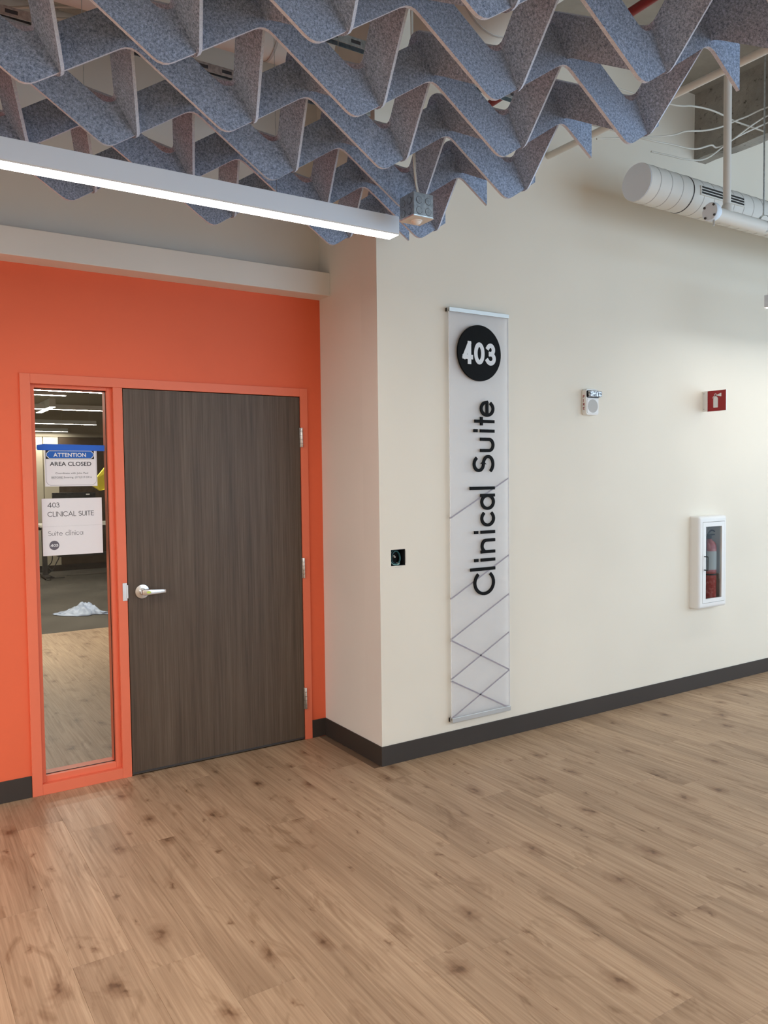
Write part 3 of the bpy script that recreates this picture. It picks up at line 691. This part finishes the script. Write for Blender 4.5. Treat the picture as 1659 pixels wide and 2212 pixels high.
# rounded trim: outer shell ring with an opening
V, F = [], []; rr = .022
levels = [(0, 0), (0, CD-rr)] + [(rr*(1-cos(radians(a))), CD-rr+rr*sin(radians(a))) for a in (20, 40, 60, 80, 90)]
for ins, dep in levels: V += [(q[0], -dep, q[1]) for q in rrect(CX0+ins, CX1-ins, CZ0+ins, CZ1-ins, max(.003, .014-ins*.3), 5)]
m_ = len(out)
for L_ in range(len(levels)-1):
    for k in range(m_): a = L_*m_+k; b = L_*m_+(k+1) % m_; F.append((a, b, b+m_, a+m_))
lastb = (len(levels)-1)*m_; b = len(V)
V += [(q[0], -CD, q[1]) for q in inn] + [(q[0], .11, q[1]) for q in inn]
q4 = m_//4
for c_ in range(4):          # front ring between the outer loop and the door opening
    for k in range(q4-1): F.append((lastb+c_*q4+k, lastb+c_*q4+k+1, b+c_))
    F.append((lastb+c_*q4+q4-1, lastb+((c_+1)*q4) % m_, b+(c_+1) % 4, b+c_))
for k in range(4): F.append((b+k, b+(k+1) % 4, b+4+(k+1) % 4, b+4+k))
make('trim_body', V, F, white_enamel, ec, smooth=True)
box('lining', 2.792, 3.043, .055, .075, .662, 1.278, back_grey, ec)
boxes('lining', [(2.792, 2.796, -.06, .055, .662, 1.278), (3.039, 3.043, -.06, .055, .662, 1.278), (2.796, 3.039, -.06, .055, .662, .668), (2.796, 3.039, -.06, .055, 1.272, 1.278)], back_grey, ec)
GXa, GXb, GZa, GZb = 2.820, 3.013, .696, 1.237; g = .0025
dr = boxes('door', [(DXa+g, GXa, -CD-.001, -CD+.016, DZa+g, DZb-g), (GXb, DXb-g, -CD-.001, -CD+.016, DZa+g, DZb-g), (GXa, GXb, -CD-.001, -CD+.016, DZa+g, GZa), (GXa, GXb, -CD-.001, -CD+.016, GZb, DZb-g)], white_enamel, ec)
box('glass', GXa, GXb, -CD+.006, -CD+.009, GZa, GZb, cab_glass, dr)
boxes('pull', [(2.797, 2.803, -CD-.034, -CD-.001, 1.013, 1.020), (2.797, 2.803, -CD-.034, -CD-.001, .913, .920), (2.797, 2.803, -CD-.036, -CD-.030, .913, 1.020)], black_plastic, dr, .0012)
fe = thing('fire_extinguisher', (2.970, -.008, .668), 'red fire extinguisher standing inside the glazed white cabinet', 'extinguisher')
lathe('cylinder', [(.050, 0), (.053, .006), (.053, .40), (.050, .425), (.040, .445), (.022, .458), (.016, .47)], (2.966, -.008, .668), (0, 0, 1), red_gloss, fe)
V, F = cylvf((2.966, -.008, .905), (2.966, -.008, 1.045), .0537, nseg=32, caps=False); make('label', V, F, label_paper, fe, smooth=True)
V, F = cylvf((2.966, -.008, .862), (2.966, -.008, .875), .0540, nseg=32, caps=False); make('strap', V, F, black_plastic, fe, smooth=True)
box('valve', 2.954, 2.978, -.023, .007, 1.135, 1.165, black_plastic, fe, .003)
make('grip', *(lambda a: a)(boxvf(2.948, 3.023, -.018, .002, 1.163, 1.171)), black_plastic, fe, bevel=.002)
tube('squeeze_lever', [(2.954, -.008, 1.172), (2.973, -.008, 1.192), (3.003, -.008, 1.200), (3.033, -.008, 1.190)], .006, black_plastic, fe)
tube('hose', [(2.954, .01, 1.150), (2.918, -.01, 1.14), (2.906, -.02, 1.09), (2.910, -.02, .98), (2.913, -.01, .85)], .008, black_plastic, fe)
box('tag', 3.013, 3.028, -.062, -.060, .835, .875, paper, fe)

# ================================================================== DUCT, PIPES, CABLES AT UPPER RIGHT
def ringz(name, x, y, z, r, w_, m, parent, t=.003):
    V, F = [], []; k = 36
    prof = [(r-.001, -w_/2), (r+t, -w_/4), (r+t, w_/4), (r-.001, w_/2)]
    for rad, h in prof: V += [(x+h, y+rad*cos(2*pi*q/k), z+rad*sin(2*pi*q/k)) for q in range(k)]
    for i in range(3):
        for q in range(k): a = i*k+q; b = i*k+(q+1) % k; F.append((a, b, b+k, a+k))
    return make(name, V, F, m, parent, smooth=True)
DY_, DZ_, DR_, DXS = -.46, 3.402, .112, 1.585
ad = thing('spiral_air_duct', (3.5, DY_, DZ_), 'white round spiral air duct with slot grille on the upper wall', 'air duct')
cyl('tube', (DXS, DY_, DZ_), (6.95, DY_, DZ_), DR_, duct_paint, ad, nseg=40)
cyl('end_cap', (DXS-.004, DY_, DZ_), (DXS+.002, DY_, DZ_), DR_-.002, lamp_metal, ad, nseg=40)
for k in range(34):
    x = DXS+.085+k*.105
    ringz('seam', x, DY_, DZ_, DR_, .008, grille_m, ad, .0015)
ringz('collar', DXS+.40, DY_, DZ_, DR_+.001, .012, desk_metal, ad, .001)
gr = thing  # slot grille sits on the duct's front-lower face
sg = box('slot_grille', 2.045, 2.50, DY_-DR_-.006, DY_-DR_+.03, 3.378, 3.436, duct_paint, ad, bevel=.002)
for zc in (3.392, 3.409, 3.426): box('slot', 2.052, 2.493, DY_-DR_-.0072, DY_-DR_-.005, zc-.0055, zc+.0055, black_plastic, sg)
wp = thing('white_pipe', (2.9, -.8, 3.165), 'thin white pipe with capped flange end below the air duct', 'pipe')
cyl('tube', (1.85, -.8, 3.165), (6.9, -.8, 3.165), .040, duct_paint, wp, nseg=28)
lathe('end_flange', [(.050, 0), (.053, .004), (.053, .03), (.046, .05), (.041, .06)], (1.812, -.8, 3.170), (1, 0, 0), lamp_metal, wp, 24)
for a in (40, 130, 220, 310): cyl('bolt', (1.806, -.8+.043*cos(radians(a)), 3.170+.043*sin(radians(a))), (1.83, -.8+.043*cos(radians(a)), 3.170+.043*sin(radians(a))), .007, desk_metal, wp, nseg=8)
cyl('drain_stub', (1.83, -.815, 3.12), (1.83, -.815, 3.085), .006, steel, wp, nseg=8)
ringz('joint', 2.40, -.8, 3.165, .040, .01, grille_m, wp, .001)
vc = thing('vertical_conduit', (1.978, -.8, 3.2), 'white vertical conduit dropping onto the thin white pipe', 'conduit')
cyl('tube', (1.978, -.8, 3.235), (1.978, -.8, DECK), .0225, duct_paint, vc, nseg=20); lathe('saddle', [(.034, 0), (.031, .035), (.024, .05)], (1.978, -.8, 3.190), (0, 0, 1), duct_paint, vc, 20)
hr = thing('hanger_rod', (2.355, -.8, 3.2), 'thin threaded hanger rod with ring at the right picture edge', 'rod')
cyl('rod', (2.355, -.8, 3.235), (2.355, -.8, DECK), .005, galv, hr, nseg=8)
V, F = stroke_vf(arc(-.8, 3.182, .047, .055, 0, 360, 28), .004, lambda u, v_, d: (2.348+d, u, v_), 0, .014, 0, True); make('ring', V, F, galv, hr)
tag(cyl('horizontal_conduit', (1.295, 0, 3.655), (1.295, -3.4, 3.655), .020, duct_paint, nseg=18), 'pale conduit running out from the wall behind the felt tips', 'conduit')
for pts, lb in (([(1.2, -.35, 3.72), (1.61, -.5, 3.65), (1.85, -.5, 3.67), (2.08, -.5, 3.69), (2.25, -.5, 3.75), (2.39, -.5, 3.78), (2.88, -.62, 4.07), (3.6, -.7, 4.0)], 'white cable sagging just above the spiral duct, lowest long loop'),
                ([(1.3, -.4, 3.62), (1.8, -.5, 3.71), (1.99, -.5, 3.78), (2.19, -.5, 3.83), (2.38, -.5, 3.90), (2.57, -.52, 3.99), (2.88, -.62, 4.10), (3.6, -.7, 4.05)], 'white cable rising steadily towards the concrete beam'),
                ([(1.69, -.48, 3.60), (1.85, -.5, 3.60), (2.0, -.5, 3.61), (2.21, -.5, 3.66), (2.5, -.52, 3.85), (2.9, -.62, 4.05)], 'white cable end curling close over the duct cap'),
                ([(1.3, -.4, 3.95), (1.83, -.5, 3.91), (2.05, -.5, 3.95), (2.22, -.5, 3.97), (2.36, -.5, 3.97), (2.5, -.5, 3.96), (2.68, -.52, 3.95), (3.0, -.6, 3.90)], 'pale cable strung level under the concrete beam')):
    tag(tube('loose_cable', pts, .0055, white_wire), lb, 'cable', 'loose cables above the duct')

# ================================================================== SERVICES ABOVE THE FELT
def duct(name, p0, p1, r, label, rings=6):
    t = thing(name, p0, label, 'air duct'); cyl('tube', p0, p1, r, duct_paint, t, nseg=36); p0, p1 = Vector(p0), Vector(p1)
    for k in range(rings):
        q = p0.lerp(p1, (k+.5)/rings); d = (p1-p0).normalized(); cyl('seam', q-d*.006, q+d*.006, r+.003, grille_m, t, nseg=36)
duct('white_duct', (-4.5, -.12, 3.76), (-.42, -.20, 3.76), .13, 'white round duct seen through the felt lattice above the lamp', 7)
duct('white_duct', (.02, -.60, 3.80), (.10, -3.4, 3.80), .20, 'wide white duct seen through the felt lattice at top centre', 4)
def strut(x0, x1, y, z, label):
    t = thing('strut_channel', ((x0+x1)/2, y, z), label, 'metal channel')
    boxes('channel', [(x0, x1, y-.020, y-.0175, z, z+.04), (x0, x1, y+.0175, y+.020, z, z+.04), (x0, x1, y-.0175, y+.0175, z+.0375, z+.04)], galv, t)
    for k in range(int((x1-x0)/.12)): box('slot', x0+.05+k*.12, x0+.10+k*.12, y-.0206, y-.0199, z+.012, z+.028, desk_metal, t)
strut(-2.6, -.02, .03, 3.60, 'galvanised strut channel glimpsed through the lattice above the lamp')
strut(-1.6, .9, -.53, 3.60, 'galvanised strut channel glimpsed through the lattice at top centre')
tag(cyl('sprinkler_pipe', (.62, .0, 3.72), (.55, -3.4, 3.74), .021, red_pipe_m, nseg=16), 'dark red sprinkler pipe crossing behind the felt at top right', 'pipe')
for k, (a, b) in enumerate(((-.05, .12), (.02, .22), (.10, .05))):
    tag(tube('loose_cable', [(-2.8, .1+a, 3.86), (-2.1, .15+b, 3.72+.03*k), (-1.5, .20+a, 3.80-.02*k), (-.9, .15, 3.90), (-.3, -.02, 4.0)], .006, white_wire), ['pale cable looping through the lattice at far left, front one', 'pale cable looping through the lattice at far left, middle one', 'pale cable looping through the lattice at far left, rear one'][k], 'cable', 'loose cables above the lamp')
struct(box('trim_3', -4.5, -.9, .18, .62, 4.02, DECK, conc), 'stained concrete beam glimpsed through the felt lattice at far left', 'beam')

# ================================================================== ROOM BEHIND THE SIDELIGHT
BX0, BX1, BY1, BZ = -3.2, 4.2, 11.45, 3.0
struct(box('floor_inner', BX0, BX1, R+.02, 5.285, -.08, 0, wood), 'pale wood floor inside the suite seen through the sidelight', 'floor')
struct(box('floor_carpet', BX0, BX1, 5.285, BY1, -.08, -.001, carpet_m), 'grey carpet further inside the suite', 'floor')
struct(box('wall_inner_left', BX0-.1, BX0, R+.12, BY1, 0, BZ, beige_paint), 'beige side wall inside the suite', 'wall')
struct(box('wall_inner_right', BX1, BX1+.1, 1.0, BY1, 0, BZ, beige_paint), 'beige side wall inside the suite, right side', 'wall')
struct(box('ceiling_inner', BX0, BX1, R+.12, BY1, BZ, BZ+.1, taupe_paint), 'taupe ceiling inside the suite', 'ceiling')
fw = struct(box('wall_inner_far', BX0, BX1, BY1, BY1+.1, 0, BZ, taupe_paint), 'far wall inside the suite', 'wall')
for a, b in ((-2.2, -1.33), (-1.32, -.45), (-.44, .152), (.162, .415)): box('panel', a, b-.008, BY1-.03, BY1, .11, 2.47, beige_paint, fw)
box('panel', .415, BX1, BY1-.03, BY1, .11, 2.42, brown_paint, fw); box('panel_cap', BX0, BX1, BY1-.045, BY1, 2.42, 2.47, taupe_paint, fw)
box('plinth', BX0, BX1, BY1-.02, BY1, 0, .11, base_rubber, fw)
def farlamp(x0, x1, y, label, along='x'):
    t = thing('ceiling_lamp', ((x0+x1)/2, y, 2.5), label, 'lamp', 'linear lamps inside the suite')
    box('housing', x0, x1, y-.035, y+.035, 2.505, 2.56, lamp_metal, t); diffuser(x0, x1, y-.033, y+.033, 2.5, 2.5045, far_emit, t)
    for xx in (x0+.1, x1-.1): cyl('suspension_wire', (xx, y, 2.56), (xx, y, BZ), .002, galv, t, nseg=6)
farlamp(-2.6, .6, 4.43, 'topmost long lamp line seen through the sidelight')
farlamp(-2.6, -.70, 4.86, 'short lamp line ending mid-pane, second from top')
farlamp(-2.6, 1.6, 6.55, 'long lamp line across the pane, third from top')
farlamp(-2.0, .565, 9.17, 'lamp line ending near the right of the pane, fourth from top')
farlamp(-1.6, .535, 11.2, 'lowest short lamp line just above the far wall panels')
t = thing('ceiling_lamp', (-.59, 6.7, 2.5), 'slanting lamp crossing the third lamp line', 'lamp', 'linear lamps inside the suite')
box('housing', -.625, -.555, 6.20, 7.15, 2.505, 2.60, lamp_metal, t); diffuser(-.623, -.557, 6.20, 7.15, 2.5, 2.5045, far_emit, t)
tag(lathe('ceiling_unit', [(.02, 0), (.16, .02), (.18, .08), (.18, .20), (.12, .26)], (-.32, 5.0, 2.62), (.2, .1, 1), duct_paint), 'pale rounded unit hanging near the suite ceiling', 'ceiling unit')
# desk
dk = thing('desk', (.3, 10.4, 0), 'white topped height-adjustable desk inside the suite', 'desk')
box('desk_top', -.15, 1.25, 10.05, 10.75, .875, .912, desk_white, dk, .003)
boxes('frame', [(-.10, 1.20, 10.2, 10.26, .80, .872), (-.10, 1.20, 10.6, 10.64, .80, .872)], desk_metal, dk)
for x in (-.08, 1.12):
    box('leg', x, x+.07, 10.33, 10.42, .06, .80, desk_metal, dk); box('foot', x-.005, x+.075, 10.08, 10.70, .03, .065, desk_metal, dk)
    for y in (10.12, 10.66): cyl('caster', (x+.01, y, .03), (x+.06, y, .03), .03, caster_m, dk, nseg=14)
box('cable_tray', .20, 1.05, 10.55, 10.70, .33, .37, desk_metal, dk)
mo = thing('computer_monitor', (.62, 10.45, .912), 'black computer monitor standing on the suite desk', 'monitor')
box('screen', .10, .80, 10.36, 10.40, 1.02, 1.43, black_plastic, mo, .004); box('stand', .42, .50, 10.40, 10.46, .92, 1.20, black_plastic, mo); box('foot', .32, .60, 10.32, 10.55, .912, .925, black_plastic, mo)
box('sticker', .64, .70, 10.358, 10.36, 1.385, 1.405, paper, mo)
tag(box('document_stack', 1.00, 1.20, 10.15, 10.45, .912, .965, paper, bevel=.003), 'stack of white papers at the right end of the suite desk', 'papers')
cb = thing('power_cables', (.05, 10.45, 0), 'tangle of black power cables under the suite desk', 'cable')
tube('cable', [(.06, 10.5, .80), (.09, 10.45, .42), (.06, 10.42, .25), (-.05, 10.42, .16), (.0, 10.4, .06), (.1, 10.38, .01)], .008, dark_wire, cb)
tube('cable', [(.16, 10.5, .80), (.20, 10.45, .40), (.14, 10.4, .25), (.06, 10.38, .12), (-.05, 10.35, .10), (.05, 10.33, .01), (.25, 10.3, .008)], .008, dark_wire, cb)
tube('cable', [(-.02, 10.4, .2), (.05, 10.36, .14), (.0, 10.36, .08), (-.06, 10.36, .05), (.08, 10.34, .02)], .008, dark_wire, cb)
# yellow bag hanging, plastic sheeting
V = [(.62, 6.6, 1.78), (.42, 6.55, 1.55), (.40, 6.6, 1.46), (.48, 6.58, 1.40), (.55, 6.55, 1.42), (.62, 6.6, 1.46), (.70, 6.58, 1.5), (.68, 6.6, 1.7)]
k = len(V); Vb = [(x, y+.06, z) for x, y, z in V]
yb = make('yellow_bag', V+Vb, [tuple(range(k)), tuple(reversed(range(k, 2*k)))] + [(i, (i+1) % k, k+(i+1) % k, k+i) for i in range(k)], yellow_m, bevel=.006)
yb.location.x -= .47; yb.location.z += .10; tag(yb, 'crumpled yellow plastic hanging at the right of the sidelight', 'bag')
tube('string', [(.645, 6.63, 1.70), (.645, 6.63, BZ-.101)], .0008, dark_wire, yb, nseg=5, sub=1)
# crumpled sheet: a height field over an irregular outline
V, F = [], []; nx, ny = 48, 20
for j in range(ny+1):
    for i in range(nx+1):
        u, w_ = i/nx, j/ny
        x = -.60+u*.62; yc = 6.50-.15*u-.80*max(0, u-.62)**1.0; wdt = .05+.32*sin(pi*min(1, u*1.15+.02))**1.2
        y = yc+(w_-.5)*wdt*1.4
        tp = max(0.0, 1-abs(2*w_-1)**1.6)
        lump = .125*math.exp(-((u-.54)/.13)**2) + .045*math.exp(-((u-.34)/.10)**2) + .060*math.exp(-((u-.70)/.08)**2) + .02*math.exp(-((u-.88)/.12)**2)
        cr = mnoise.noise((9*u, 5*w_, 1.7)) + .6*mnoise.noise((22*u, 11*w_, 4.1))
        V.append((x+.03*mnoise.noise((6*u, 7*w_, 9)), y+.05*mnoise.noise((8*u, 3*w_, 3)), .006+lump*tp*(1+.45*cr)+.02*abs(cr)*tp))
for j in range(ny):
    for i in range(nx): a = j*(nx+1)+i; F.append((a, a+1, a+nx+2, a+nx+1))
sh = make('plastic_sheet', V, F, sheet_m, smooth=True)
so = sh.modifiers.new('thickness', 'SOLIDIFY'); so.thickness = .0015
tag(sh, 'crumpled translucent plastic sheeting lying on the suite carpet', 'plastic sheet')
